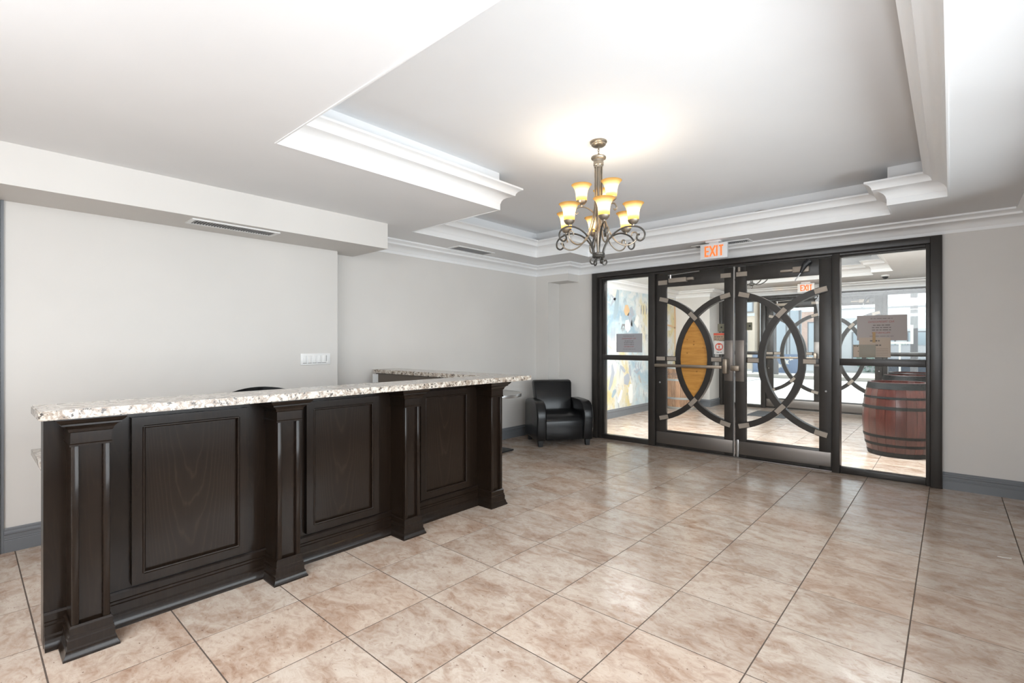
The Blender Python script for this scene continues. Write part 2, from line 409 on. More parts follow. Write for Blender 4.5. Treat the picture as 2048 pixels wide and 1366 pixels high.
# travel clockwise seen from above so that 'right' points into the opening
tray = [(-.012, .15), (-2.81, 1.164-1.014), (-2.81, 2.985), (-3.995, 2.985), (-3.995, 4.94), (-3.46, 4.94), (-3.46, 5.34), (-.38, 5.34), (-.38, 4.975), (-.012, 4.975)]
tray[0] = (-.012, 1.162); tray[1] = (-2.81, 1.162)
ceiling_with_tray('ceiling', XL, XR, YB, YD, tray, 'white ceiling with stepped tray recess over the lobby', 'trim_1')
vtray = [(-.65, 6.9), (-3.03, 6.9), (-3.03, 9.45), (-2.77, 9.45), (-2.77, 9.8), (-.92, 9.8), (-.92, 9.45), (-.65, 9.45)]
ceiling_with_tray('ceiling', -4.42, .35, 5.98, 10.86, vtray, 'white tray ceiling of the vestibule', 'trim_2')

def W(name, m, *a, label=None, parent=None): return tag(B(name, m, parent, *a), label, kind=None if parent else ST)
wl_ = W('wall_left', 'wall_paint', XL-.12, XL, YB, YD+.12, -.05, ZU, label='greige left wall behind the reception counter')
W('wall_pier', 'wall_paint', XL, XP, YB, 2.385, 0, 2.18, parent=wl_)
W('wall_soffit', 'wall_paint', XL, -3.912, YB, 2.638, 2.18, ZC, label='greige box soffit running along the left wall')
wf = MB().box(XL, -3.71, YD, 5.98, 0, ZC).box(-.055, XR, YD, 5.98, 0, ZC).box(-3.71, -.055, YD, 5.98, 2.268, ZC).build('wall_far', 'wall_paint')
tag(wf, 'greige wall around the glass entrance doors', kind=ST)
W('wall_column', 'wall_paint', XL, -4.305, 5.596, YD, 0, 2.178, parent=wf)
W('wall_beam', 'wall_paint', XL, -3.962, 5.596, YD, 2.178, ZC, parent=wf)
wr = MB().box(XR, XR+.12, YB, .15, -.05, ZU).box(XR, XR+.12, 4.85, YD+.12, -.05, ZU).box(XR, XR+.12, .15, 4.85, -.05, .5).box(XR, XR+.12, .15, 4.85, 2.27, ZU).build('wall_right', 'wall_paint')
tag(wr, 'right wall of the lobby with a wide window', kind=ST)
W('wall_back', 'wall_paint', XL-.12, XR+.12, YB-.12, YB, -.05, ZU, label='wall behind the viewpoint')
w3 = empty('window_3', (XR+.06, 2.5, .5)); tag(w3, 'wide window in the right wall', kind=ST)  # unseen opening, added and sized to pass the side fill light
B('window_frame', 'trim_white', w3, XR+.03, XR+.09, .15, 4.85, .5, .55); B('window_frame', 'trim_white', w3, XR+.03, XR+.09, .15, 4.85, 2.22, 2.27)
for k in range(4):
    y = .15+k*4.65/3; B('window_frame', 'trim_white', w3, XR+.03, XR+.09, y, y+.05, .55, 2.22)
    if k < 3: B('pane', 'glass', w3, XR+.058, XR+.062, y+.05, y+1.55, .55, 2.22)
# wall crown
cprof = [(-.004, 0), (.005, 0), (.005, .028), (.008, .031), (.014, .046), (.028, .062), (.05, .074), (.078, .081), (.098, .086), (.103, .102), (.118, .114), (.135, .119), (.14, .122), (.14, .141), (-.004, .141)]
tag(MB().sweep(cprof, [(XL, 2.638, 2.278), (XL, 5.596, 0), (-3.962, 5.596, 0), (-3.962, YD, 0), (XR, YD, 0), (XR, YB, 0)]).build('trim_3', 'trim_white', smooth=25), 'white crown moulding where the lobby walls meet the ceiling', kind=ST)
# baseboards
bprof = [(-.002, 0), (.016, 0), (.016, .072), (.014, .075), (.016, .078), (.016, .083), (.014, .086), (.016, .089), (.016, .108), (.020, .114), (.020, .124), (.013, .132), (.013, .144), (.008, .150), (-.002, .150)]
tag(MB().sweep(bprof, [(XP, .168, 0), (XP, 2.385, 0), (XL, 2.385, 0), (XL, 5.596, 0), (-4.305, 5.596, 0), (-4.305, YD, 0), (-3.712, YD, 0)]).build('baseboard_left', 'grey_paint', smooth=25), 'grey moulded baseboard along the left wall', kind=ST)
tag(MB().sweep(bprof, [(-.053, YD, 0), (XR, YD, 0), (XR, YB, 0)]).build('baseboard_right', 'grey_paint', smooth=25), 'grey moulded baseboard right of the glass entrance', kind=ST)
tr4 = MB().box(XP, XP+.026, .05, .153, 0, 2.18, .006).box(XP, XP+.016, .153, .167, 0, 2.18).build('trim_4', 'grey_paint', smooth=30); tag(tr4, 'grey door casing at the near end of the left wall', kind=ST)

# vestibule shell
tag(W('wall_vestibule_left', 'ceiling_paint', -4.54, -4.42, 5.98, 10.97, 0, ZU), 'left wall of the vestibule carrying the mural', kind=ST)
vf = MB().box(-4.42, -3.71, 10.85, 10.97, 0, ZC+.3).box(-.055, .35, 10.85, 10.97, 0, ZC+.3).box(-3.71, -.055, 10.85, 10.97, 2.268, ZC+.3).build('wall_vestibule_front', 'wall_paint')
tag(vf, 'outer wall of the vestibule around the street doors', kind=ST)
W('wall_column', 'wall_paint', -4.42, -3.70, 10.25, 10.85, 0, ZC, parent=vf)
W('wall_vestibule_right', 'wall_paint', .35, .47, 5.98, 10.97, 0, ZU, label='right wall of the vestibule')
tag(MB().sweep(cprof, [(-4.42, 5.98, 2.278), (-4.42, 10.25, 0), (-3.70, 10.25, 0), (-3.70, 10.85, 0), (.35, 10.85, 0), (.35, 5.98, 0)]).build('trim_5', 'trim_white', smooth=25), 'white crown moulding of the vestibule', kind=ST)
tag(MB().sweep(bprof, [(-4.42, 5.98, 0), (-4.42, 10.25, 0), (-3.70, 10.25, 0), (-3.70, 10.85, 0)]).build('baseboard_vestibule', 'grey_paint', smooth=25), 'blue grey baseboard below the mural', kind=ST)

# ------------------------------------------------------------------ glazed entrance (frame, sidelights, two leaves), used twice
def entrance(Y, where, inner, n0):
    fr = empty('door_frame', (-1.843, Y, 0)); tag(fr, 'dark brown timber frame of the '+where, kind=ST)
    bx = lambda n, *a, b=.004, m='door_paint', p=fr: B(n, m, p, *a, b=b)
    bx('casing', -3.71, -3.633, Y-.05, Y+.10, 0, 2.268); bx('casing', -.135, -.055, Y-.05, Y+.10, 0, 2.268)
    bx('casing', -3.633, -.135, Y-.05, Y+.10, 2.205, 2.268)
    bx('jamb', -3.633, -3.575, Y-.015, Y+.10, 0, 2.205); bx('jamb', -.168, -.135, Y-.015, Y+.10, 0, 2.205)
    bx('mullion', -2.885, -2.797, Y-.02, Y+.10, 0, 2.205); bx('mullion', -.893, -.826, Y-.02, Y+.10, 0, 2.205)
    bx('head_rail', -3.575, -.168, Y-.015, Y+.10, 2.180, 2.205)
    bx('sill', -2.797, -.893, Y-.02, Y+.10, 0, .012, m='kick_steel', b=.002)
    for k, (x0, x1, lab) in enumerate(((-3.575, -2.885, 'left'), (-.826, -.168, 'right'))):
        wd = empty('window_%d' % (n0+k), ((x0+x1)/2, Y, 0)); tag(wd, lab+' sidelight of the '+where, kind=ST)
        bx('rail', x0, x1, Y+.0, Y+.08, 0, .060, p=wd); bx('rail', x0, x1, Y+.0, Y+.08, 1.080, 1.147, p=wd); bx('rail', x0, x1, Y+.0, Y+.08, 2.165, 2.180, p=wd)
        if k == 0: bx('stile', x0, x0+.035, Y, Y+.08, .06, 1.08, p=wd); bx('stile', x0, x0+.035, Y, Y+.08, 1.147, 2.165, p=wd); x0 += .035
        B('pane', 'glass', wd, x0, x1, Y+.034, Y+.040, .06, 1.08); B('pane', 'glass', wd, x0, x1, Y+.034, Y+.040, 1.147, 2.165)
    for k, (x0, x1, g0, g1, cx) in enumerate(((-2.793, -1.850, -2.659, -1.954, -2.306), (-1.836, -.897, -1.716, -1.009, -1.361))):
        side = ('left', 'right')[k]
        dr = empty('door_%d' % (n0+k), ((x0+x1)/2, Y+.03, .012)); tag(dr, side+' leaf of the '+where+(' with plywood in its almond opening' if inner and k == 0 else ''), kind=ST)
        d0, d1 = Y+.010, Y+.055
        bd = lambda n, *a, b=.003, m='door_paint', p=dr: B(n, m, p, *a, b=b)
        bd('stile', x0, g0, d0, d1, .014, 2.175); bd('stile', g1, x1, d0, d1, .014, 2.175)
        bd('rail', g0, g1, d0, d1, 2.008, 2.175); bd('rail', g0, g1, d0, d1, .014, .215)
        B('pane', 'glass', dr, g0, g1, Y+.030, Y+.036, .215, 2.008)
        zc, R, hw = 1.112, .759, .0325
        arcs = {}
        for sg in (1, -1):                       # two bowed bars crossing into an almond
            c = cx-sg*.561; a = 80
            pts_o = arc_pts(c, zc, R+hw, -a, a, 26); pts_i = arc_pts(c, zc, R-hw, -a, a, 26)
            if sg < 0: pts_o = [(2*c-u, v) for u, v in pts_o]; pts_i = [(2*c-u, v) for u, v in pts_i]
            yo = .003 if (sg > 0) == (k == 0) else 0
            mb = MB(); n = len(pts_o); ya, yb = Y-.006-yo, Y+.062+yo
            vs = [(u, ya, v) for u, v in pts_o]+[(u, ya, v) for u, v in pts_i]+[(u, yb, v) for u, v in pts_o]+[(u, yb, v) for u, v in pts_i]
            fs = [(0, n, 3*n, 2*n), (n-1, 3*n-1, 4*n-1, 2*n-1)]
            for i in range(n-1):
                fs += [(i, i+1, n+i+1, n+i), (2*n+i, 3*n+i, 3*n+i+1, 2*n+i+1), (i, 2*n+i, 2*n+i+1, i+1), (n+i, n+i+1, 3*n+i+1, 3*n+i)]
            arcs[sg] = mb.add(vs, fs).build('bowed_bar', 'door_paint', dr, smooth=35)
        bd('cross_bar', g0, cx-.228, Y, Y+.06, 1.083, 1.143); bd('cross_bar', cx+.228, g1, Y, Y+.06, 1.083, 1.143)
        if inner and k == 0:
            ri = R-hw; am = math.degrees(math.acos(.561/ri))
            lens = arc_pts(cx-.561, zc, ri, -am, am, 20)+[(2*cx-u, v) for u, v in arc_pts(cx-.561, zc, ri, am, -am, 20)][1:-1]
            tag(MB().prism(lens, Y+.012, Y+.028).build('plywood_panel', 'plywood', dr), 'orange brown knotty plywood panel')
        pl = 'dull_plate'
        def plate(u, v, ang, w_=.115, h_=.05, y=Y-.0115, parent=dr, m=pl):
            ca, sa = math.cos(math.radians(ang)), math.sin(math.radians(ang))
            o = MB().obox((u, y, v), (ca, 0, sa), (0, 1, 0), (-sa, 0, ca), w_/2, .0022, h_/2)
            for e in (-.42, .42):
                o.obox((u+ca*w_*e, y-.003, v+sa*w_*e), (ca, 0, sa), (0, 1, 0), (-sa, 0, ca), .004, .0015, .004)
            return o.build('mending_plate', m, parent)
        def on_arc(sg, th):                      # point and tangent angle on the bar bowed to +sg
            c = cx-sg*.561; a = math.radians(th)
            return c+sg*R*math.cos(a), zc+R*math.sin(a), math.degrees(math.atan2(math.cos(a), -sg*math.sin(a)))
        for sg, th in ((1, 75.5), (1, -75.5), (-1, 75.5), (-1, -75.5)): plate(*on_arc(sg, th))
        for sg, th in (((1, 43), (1, -43)) if k == 0 else ((-1, 43), (1, -43))): plate(*on_arc(sg, th))
        for u in ((g0-.06, cx-.275, cx+.27) if k == 0 else (cx-.275, cx+.27)): plate(u, 1.113, 0, .115, .046, Y-.010)
        plate(x1-.085 if k == 0 else x0+.075, 2.085, 0, .115, .05, Y+.006)
        bd('kick_plate', x0+.008, x1-.008, Y+.004, Y+.012, .045, .190, m='kick_steel', b=.001)
        lx = (-1.950, -1.857) if k == 0 else (-1.828, -1.735)
        bd('lock_plate', *lx, Y+.004, Y+.012, .870, 1.336, m='kick_steel', b=.001)
        MB().lathe([(0, 0), (.011, 0), (.011, .006), (.007, .01), (0, .01)], seg=12).build('stud', 'steel', dr, local=True)
        st = dr.children[-1]; st.rotation_euler = (PI/2, 0, 0); st.location = ((x0+.055 if k == 0 else x1-.05)-ORG[dr].x, -.022, .80)
        if k == 0:                               # exit bar
            bd('push_bar', -2.776, -1.955, Y-.075, Y-.048, 1.010, 1.046, m='bronze', b=.005)
            bd('bar_bracket', -2.776, -2.655, Y-.050, Y+.010, 1.003, 1.050, m='bronze', b=.005)
            tg = bd('bar_handle', -1.945, -1.893, Y-.085, Y+.004, .955, 1.125, m='bronze', b=.012)
            bd('latch', -1.862, -1.775, Y-.055, Y+.004, .990, 1.050, m='bronze', b=.006)
        if k == 0:                               # closer with folded arm
            cl = bd('door_closer', -2.60, -2.38, Y-.055, Y+.010, 2.050, 2.105, m='dull_plate', b=.006)
            bd('closer_spring', -2.38, -2.30, Y-.04, Y+.010, 2.068, 2.100, m='dull_plate', b=.006, p=cl)
            MB().tube([(-2.60, Y-.06, 2.140), (-2.22, Y-.045, 2.160)], .007, 8).build('closer_arm', 'steel', cl)
            MB().tube([(-2.57, Y-.055, 2.10), (-2.57, Y-.058, 2.146)], .012, 8).build('closer_pin', 'steel', cl)
            plate(-2.70, 2.065, 0, .12, .055, Y+.006)
        else:
            cl = bd('door_closer', -1.24, -1.09, Y-.05, Y+.010, 2.045, 2.105, m='dull_plate', b=.006)
            bd('closer_spring', -1.36, -1.24, Y-.035, Y+.010, 2.060, 2.085, m='dull_plate', b=.006, p=cl)
            MB().tube([(-1.085, Y-.05, 2.150), (-1.125, Y-.07, 2.105), (-1.16, Y-.07, 2.03)], [.034, .028, .012], 10).build('closer_motor', 'black_plastic', cl, smooth=50)
            MB().tube([(-1.155, Y-.07, 2.04), (-1.212, Y-.075, 1.95)], .006, 8).build('closer_arm', 'steel', cl)
            bd('bracket', -1.795, -1.772, Y-.02, Y+.010, 2.115, 2.165, m='dull_plate', b=.004)
    B('astragal', 'steel', fr, -1.8465, -1.8395, Y-.004, Y+.008, .016, 2.178)
    B('floor_bolt', 'steel', fr, -1.815, -1.79, Y-.006, Y+.004, .012, .21, b=.003)
    return fr
entrance(YD, 'inner entrance doors', True, 1)
entrance(10.85, 'outer street doors', False, 5)

# ------------------------------------------------------------------ reception counter
ct = empty('reception_counter', (-2.87, 1.58, 0)); tag(ct, 'dark espresso wood reception counter with four pilasters and three raised panels', 'counter')
MB().box(-2.955, -2.865, .226, 2.93, 0, .994).box(-4.45, -2.955, 2.86, 2.93, 0, .994).build('body', 'espresso_wood', ct)
bprof2 = [(-.002, .152), (.008, .152), (.014, .143), (.014, .116), (.019, .113), (.019, .103), (.024, .099), (.024, .062), (.031, .055), (.031, .044), (.036, .038), (.048, .010), (.048, 0), (-.002, 0)]
MB().sweep(bprof2, [(-2.865, .227, 0), (-2.865, 2.929, 0)], side=1).build('base_moulding', 'espresso_wood', ct, smooth=25)
cap = [(0, .868), (.007, .868), (.007, .876), (.004, .880), (.004, .925), (.010, .929), (.013, .941), (.024, .953), (.034, .957), (.034, .964), (.044, .972), (.052, .984), (.052, .994), (0, .994)]
pln = [(0, .128), (.003, .128), (.008, .120), (.008, .092), (.012, .088), (.012, .078), (.015, .074), (.015, .042), (.020, .036), (.023, .020), (.030, .008), (.030, 0), (0, 0)]
for yc in (.360, 1.190, 2.017, 2.840):
    pi_ = MB().box(-2.866, -2.720, yc-.0615, yc+.0615, 0, .994).build('pilaster', 'espresso_wood', ct)
    for a in (-.0625, .0385): MB().box(-2.721, -2.699, yc+a, yc+a+.024, .12, .875, .004).build('fillet_strip', 'espresso_wood', pi_, smooth=30)
    pth = [(-2.866, yc-.0625, 0), (-2.700, yc-.0625, 0), (-2.700, yc+.0625, 0), (-2.866, yc+.0625, 0)]
    MB().sweep(cap, pth, side=1).build('capital', 'espresso_wood', pi_, smooth=25)
    MB().sweep(pln, pth, side=1).build('plinth', 'espresso_wood', pi_, smooth=25)
for y0, y1 in ((.522, 1.027), (1.352, 1.843), (2.190, 2.680)):
    z0, z1, w_ = .168, .948, .046
    pa = MB().box(-2.866, -2.834, y0, y1, z0, z0+w_).box(-2.866, -2.834, y0, y1, z1-w_, z1).box(-2.866, -2.834, y0, y0+w_, z0+w_, z1-w_, .0).box(-2.866, -2.834, y1-w_, y1, z0+w_, z1-w_, .0).build('raised_panel', 'espresso_wood', ct, smooth=30)
    MB().box(-2.866, -2.853, y0+w_, y1-w_, z0+w_, z1-w_).build('field', 'espresso_figured', pa)
    mb = MB(); e = .007; xx = -2.8375
    for k, (ay, az, by, bz) in enumerate(((y0+w_, z0+w_, y1-w_, z0+w_), (y1-w_, z0+w_, y1-w_, z1-w_), (y1-w_, z1-w_, y0+w_, z1-w_), (y0+w_, z1-w_, y0+w_, z0+w_))):
        mb.tube([(xx, ay, az), (xx, by, bz)], e, 10)
    mb.build('bead', 'espresso_wood', pa, smooth=50)
B('return_panel', 'brown_laminate', ct, -4.44, -2.96, 2.852, 2.86, .02, .99)
MB().box(-4.42, -4.40, 2.80, 2.852, .90, .985).build('bracket', 'white_plastic', ct)
bm = bmesh.new()
vs_ = [bm.verts.new((x, y, .996)) for x, y in ((-2.58, .19), (-2.58, 3.13), (-4.45, 3.13), (-4.45, 2.83), (-2.885, 2.83), (-2.885, .19))]
f_ = bm.faces.new(vs_); r_ = bmesh.ops.extrude_face_region(bm, geom=[f_])
bmesh.ops.translate(bm, verts=[v for v in r_['geom'] if isinstance(v, bmesh.types.BMVert)], vec=(0, 0, .037))
bmesh.ops.bevel(bm, geom=bm.edges[:], offset=.004, segments=2, affect='EDGES')
tag(MB().bm(bm).build('countertop', 'granite', smooth=30), 'L-shaped cream granite countertop lying on the reception counter', 'countertop')
ld = empty('lower_desk', (-3.2, 1.4, 0)); tag(ld, 'low granite work desk on the staff side of the reception counter', 'desk')
B('worktop', 'granite', ld, -3.58, -2.957, .236, 2.82, .710, .742, b=.003); B('back_panel', 'espresso_wood', ld, -3.06, -2.958, .238, 2.82, .22, .709)
for y in (1.5, 2.70): B('end_panel', 'espresso_wood', ld, -3.5, -2.97, y, y+.03, 0, .709)

# office chair behind the counter
oc = empty('office_chair', (-3.82, 1.53, 0)); tag(oc, 'black office chair whose backrest peeks over the granite counter', 'office chair')
bm = bmesh.new(); bmesh.ops.create_grid(bm, x_segments=10, y_segments=8, size=.5)
for v in bm.verts:
    u, q = v.co.x, v.co.y
    hw = .265*(1-.25*max(0, abs(q)*2-.5)**2)
    v.co = Vector((-.15-.05*(1-(2*u)**2), u*2*hw, .715+q*.49-.04*(2*u)**2*(q > .3)))
bmesh.ops.solidify(bm, geom=bm.faces[:], thickness=.05)
MB().bm(bm).build('backrest', 'black_leather', oc, smooth=60, local=True)
MB().box(-.20, .22, -.22, .22, .42, .50, .03).build('seat', 'black_leather', oc, smooth=50, local=True)
MB().tube([(0, 0, .08), (0, 0, .42)], .03, 12).build('gas_lift', 'black_plastic', oc, local=True)
MB().tube([(-.02, 0, .43), (-.22, 0, .44), (-.24, 0, .60)], .02, 8).build('back_support', 'black_plastic', oc, local=True)
for k in range(5):
    a = k*2*PI/5+.3; x, y = .28*math.cos(a), .28*math.sin(a)
    lg = MB().tube([(0, 0, .10), (x, y, .065)], [.025, .015], 8).build('leg', 'black_plastic', oc, local=True)
    MB().lathe([(0, 0), (.02, .006), (.027, .028), (.02, .05), (0, .056)], (x, y, 0), 10).build('caster', 'black_plastic', lg, local=True, smooth=40)

# pedestal table beside the counter
pt = empty('pedestal_table', (-4.15, 4.25, 0)); tag(pt, 'small round pedestal table with metal edge between counter and armchair', 'table')
PTX, PTY = -4.15, 4.25
tt = MB().lathe([(0, .668), (.366, .668), (.366, .704), (0, .704)], (PTX, PTY, 0), 40, cap=False).build('table_top', 'laminate_grey', pt, smooth=35)
MB().lathe([(.366, .666), (.376, .668), (.378, .676), (.378, .698), (.376, .705), (.366, .706)], (PTX, PTY, 0), 40, cap=False).build('edge_band', 'steel', tt, smooth=35)
MB().lathe([(.03, .02), (.03, .672)], (PTX, PTY, 0), 16).build('column', 'kick_steel', pt, smooth=40)
B('base_plate', 'black_plastic', pt, PTX-.2, PTX+.2, PTY-.2, PTY+.2, .004, .022, b=.004)
for sx in (-.18, .18):
    for sy in (-.18, .18): MB().lathe([(.012, 0), (.012, .005)], (PTX+sx, PTY+sy, 0), 8).build('glide', 'black_plastic', pt)

# black leather armchair
ac = empty('armchair', (-3.882, 5.250, 0), math.radians(54.1)); tag(ac, 'black leather club armchair in the corner beside the glass entrance', 'armchair')
def soft(name, bm, parent, bev=.02, seg=3, m='black_leather'):
    bmesh.ops.recalc_face_normals(bm, faces=bm.faces)
    bmesh.ops.bevel(bm, geom=[e for e in bm.edges if e.calc_face_angle(0) > .6], offset=bev, segments=seg, affect='EDGES', profile=.5)
    return MB().bm(bm).build(name, m, parent, smooth=50, local=True)
def profbm(poly, x0, x1, fn=None):
    bm = bmesh.new(); a = [bm.verts.new((x0, y, z)) for y, z in poly]; b_ = [bm.verts.new((x1, y, z)) for y, z in poly]; n = len(poly)
    bm.faces.new(a); bm.faces.new(b_[::-1])
    for i in range(n): bm.faces.new((a[i], b_[i], b_[(i+1) % n], a[(i+1) % n]))
    return bm
armp = [(.31, .075), (.30, .50), (.27, .555), (.18, .570), (-.05, .572), (-.20, .566), (-.265, .545), (-.305, .505), (-.332, .44), (-.342, .36), (-.338, .27), (-.325, .18), (-.310, .075)]
for x0, x1 in ((-.372, -.245), (.245, .372)): soft('arm', profbm(armp, x0, x1), ac, .020, 3)
seatp = [(.20, .08), (.20, .425), (.0, .418), (-.18, .398), (-.262, .375), (-.293, .345), (-.305, .30), (-.302, .20), (-.296, .08)]
soft('seat', profbm(seatp, -.246, .246), ac, .008, 2)
backp = [(.12, .405), (.28, .405), (.345, .76), (.330, .795), (.295, .805), (.235, .798), (.205, .77)]
bk = soft('backrest', profbm(backp, -.243, .243), ac, .022, 3)
for v in bk.data.vertices:
    if v.co.z > .57: v.co.x *= 1+.10*min(1, (v.co.z-.57)/.06)
for x in (-.312, .312):
    for y in (-.265, .255):
        MB().add([(x-.032, y-.032, .078), (x+.032, y-.032, .078), (x+.032, y+.032, .078), (x-.032, y+.032, .078), (x-.023, y-.023, 0), (x+.023, y-.023, 0), (x+.023, y+.023, 0), (x-.023, y+.023, 0)],
                 [(0, 1, 2, 3), (7, 6, 5, 4), (0, 4, 5, 1), (1, 5, 6, 2), (2, 6, 7, 3), (3, 7, 4, 0)]).build('leg', 'black_plastic', ac, local=True)

# ------------------------------------------------------------------ light switch, vents, exit signs
sw = empty('light_switch', (XP, 2.167, 1.155)); tag(sw, 'white six-gang light switch plate on the wall above the counter', 'light switch')
B('switch_plate', 'white_plastic', sw, XP, XP+.009, 2.025, 2.309, 1.102, 1.207, b=.003)
for k in range(5):
    y = 2.048+k*.0455
    B('rocker', 'white_plastic', sw, XP+.008, XP+.015, y, y+.031, 1.121, 1.188, b=.002); B('rocker_gap', 'dark_slot', sw, XP+.0085, XP+.0095, y-.003, y+.034, 1.118, 1.121)
B('dimmer', 'white_plastic', sw, XP+.008, XP+.012, 2.273, 2.293, 1.121, 1.188, b=.001); B('dimmer_slot', 'dark_slot', sw, XP+.008, XP+.010, 2.268, 2.271, 1.135, 1.188)
def vent(x0, x1, y0, y1, z, label, along, nf):
    v = empty('air_vent', ((x0+x1)/2, (y0+y1)/2, z)); tag(v, label, 'vent'); e = .026
    MB().box(x0, x1, y0, y0+e, z-.008, z).box(x0, x1, y1-e, y1, z-.008, z).box(x0, x0+e, y0+e, y1-e, z-.008, z).box(x1-e, x1, y0+e, y1-e, z-.008, z).build('frame', 'white_plastic', v)
    B('duct', 'dark_slot', v, x0+e, x1-e, y0+e, y1-e, z-.002, z)
    mb = MB()
    for i in range(nf):
        t_ = (i+.5)/nf
        if along == 'y': yy = y0+e+(y1-y0-2*e)*t_; mb.box(x0+e, x1-e, yy-.003, yy+.003, z-.008, z-.001)
        else: xx = x0+e+(x1-x0-2*e)*t_; mb.box(xx-.003, xx+.003, y0+e, y1-e, z-.008, z-.001)
    mb.build('louvers', 'vent_grey', v, kind='stuff'); return v
vent(-4.15, -3.975, 1.075, 1.682, 2.18, 'long white air vent under the greige soffit', 'y', 30)
vent(-4.375, -4.165, 3.756, 4.348, ZC, 'air vent in the ceiling beside the left wall crown moulding', 'y', 26)
vent(-2.215, -1.60, 5.555, 5.715, ZC, 'air vent in the ceiling just behind the exit sign', 'x', 28)
def exit_sign(x0, x1, y, z0, z1, label):
    s = empty('exit_sign', ((x0+x1)/2, y, ZC)); tag(s, label, 'exit sign')
    B('housing', 'exit_white', s, x0, x1, y-.022, y+.022, z0, z1, b=.004)
    B('canopy', 'exit_white', s, (x0+x1)/2-.075, (x0+x1)/2+.075, y-.05, y+.05, ZC-.018, ZC, b=.003)
    B('stem', 'exit_white', s, (x0+x1)/2-.05, (x0+x1)/2+.05, y-.012, y+.012, z1, ZC-.018)
    w_, h_ = x1-x0, z1-z0; lw = .017
    lt = MB(); yb, yf = y-.0225, y-.0245; H0, H1 = z0+h_*.15, z1-h_*.15
    def bar(ax, az, bx, bz, t=lw):
        d = Vector((bx-ax, 0, bz-az)); L = d.length; d.normalize(); nn = Vector((-d.z, 0, d.x))
        lt.obox(((ax+bx)/2, (yb+yf)/2, (az+bz)/2), d, (0, 1, 0), nn, L/2, .001, t/2)
    xs = [x0+w_*t_ for t_ in (.17, .37, .60, .71)]; cw = w_*.155; hm = (H0+H1)/2
    bar(xs[0]+lw/2, H0, xs[0]+lw/2, H1)
    for z in (H0+lw/2, hm, H1-lw/2): bar(xs[0], z, xs[0]+cw, z)
    bar(xs[1], H0, xs[1]+cw*1.25, H1); bar(xs[1], H1, xs[1]+cw*1.25, H0)
    bar(xs[2]+lw/2, H0, xs[2]+lw/2, H1)
    bar(xs[3]+cw/2, H0, xs[3]+cw/2, H1); bar(xs[3], H1-lw/2, xs[3]+cw, H1-lw/2)
    lt.build('lettering', 'exit_letters', s)
exit_sign(-2.063, -1.777, 5.45, 2.222, 2.388, 'lit exit sign hanging in front of the inner entrance doors')
exit_sign(-2.09, -1.82, 10.2, 2.240, 2.395, 'exit sign hanging in the vestibule behind the glass')
cb_ = MB().tube([(-1.54, 5.285, 2.585), (-1.50, 5.285, 2.606), (-1.45, 5.285, 2.617), (-1.41, 5.285, 2.620), (-1.35, 5.285, 2.614), (-1.29, 5.285, 2.590)], .004, 6).build('cable', 'dull_plate', smooth=40)
tag(cb_, 'short grey cable looping over the tray moulding above the doors', 'cable')

# ------------------------------------------------------------------ chandelier
CX, CY = -1.85, 2.985
ch = empty('chandelier', (CX, CY, ZU)); tag(ch, 'two-tier iron chandelier with nine glowing amber bell shades', 'chandelier')
u_ = Vector((.527, -.85, 0)); rg = Vector((.85, .527, 0))
def cp(th, r, z): d = u_*math.cos(th)+rg*math.sin(th); return (CX+d.x*r, CY+d.y*r, z)
def smoothpath(pts, n=4):
    out = []
    for i in range(len(pts)-1):
        p0, p1, p2, p3 = (Vector(pts[max(i-1, 0)]), Vector(pts[i]), Vector(pts[i+1]), Vector(pts[min(i+2, len(pts)-1)]))
        for k in range(n):
            t = k/n; out.append(.5*((2*p1)+(-p0+p2)*t+(2*p0-5*p1+4*p2-p3)*t*t+(-p0+3*p1-3*p2+p3)*t**3))
    return out+[Vector(pts[-1])]
MB().lathe([(0, 2.72), (.058, 2.72), (.060, 2.712), (.056, 2.706), (.050, 2.702), (.050, 2.694), (.040, 2.686), (.010, 2.682), (0, 2.682)], (CX, CY, 0), 28, cap=False).build('canopy', 'nickel', ch, smooth=35)
for k in range(4):
    z = 2.684-k*.016; ring = []
    for i in range(13):
        a = 2*PI*i/12; ex, ez = .006*math.cos(a), .012*math.sin(a)
        ring.append((CX+(ex if k % 2 else 0), CY+(0 if k % 2 else ex), z-.010+ez))
    MB().tube(ring, .0022, 6, cap=False).build('chain_link', 'nickel', ch, smooth=40)
MB().lathe([(0, 2.612), (.05, 2.612), (.053, 2.604), (.050, 2.596), (.036, 2.590), (.034, 2.575), (.036, 2.572), (.036, 2.552), (.032, 2.548), (.030, 2.535), (0, 2.535)], (CX, CY, 0), 28, cap=False).build('collar', 'nickel', ch, smooth=35)
MB().tube([(CX-.010, CY, 2.612), (CX-.012, CY, 2.626), (CX, CY, 2.636), (CX+.012, CY, 2.626), (CX+.010, CY, 2.612)], .003, 6).build('loop', 'nickel', ch, smooth=40)
MB().lathe([(.012, 1.90), (.012, 2.05), (.016, 2.08), (.012, 2.11), (.016, 2.25), (.018, 2.537)], (CX, CY, 0), 14).build('stem', 'nickel', ch, smooth=40)
MB().lathe([(0, 1.934), (.038, 1.934), (.044, 1.930), (.044, 1.922), (.042, 1.918), (.044, 1.914), (.044, 1.904), (.036, 1.899), (0, 1.899)], (CX, CY, 0), 24, cap=False).build('hub', 'iron', ch, smooth=35)
for k in range(4):
    th = k*PI/2+.5
    MB().tube(smoothpath([cp(th, .024, 1.902), cp(th, .025, 1.878), cp(th, .035, 1.858), cp(th, .055, 1.856), cp(th, .066, 1.872), cp(th, .058, 1.887), cp(th, .045, 1.880)]), .0055, 6).build('bottom_scroll', 'iron', ch, smooth=50)
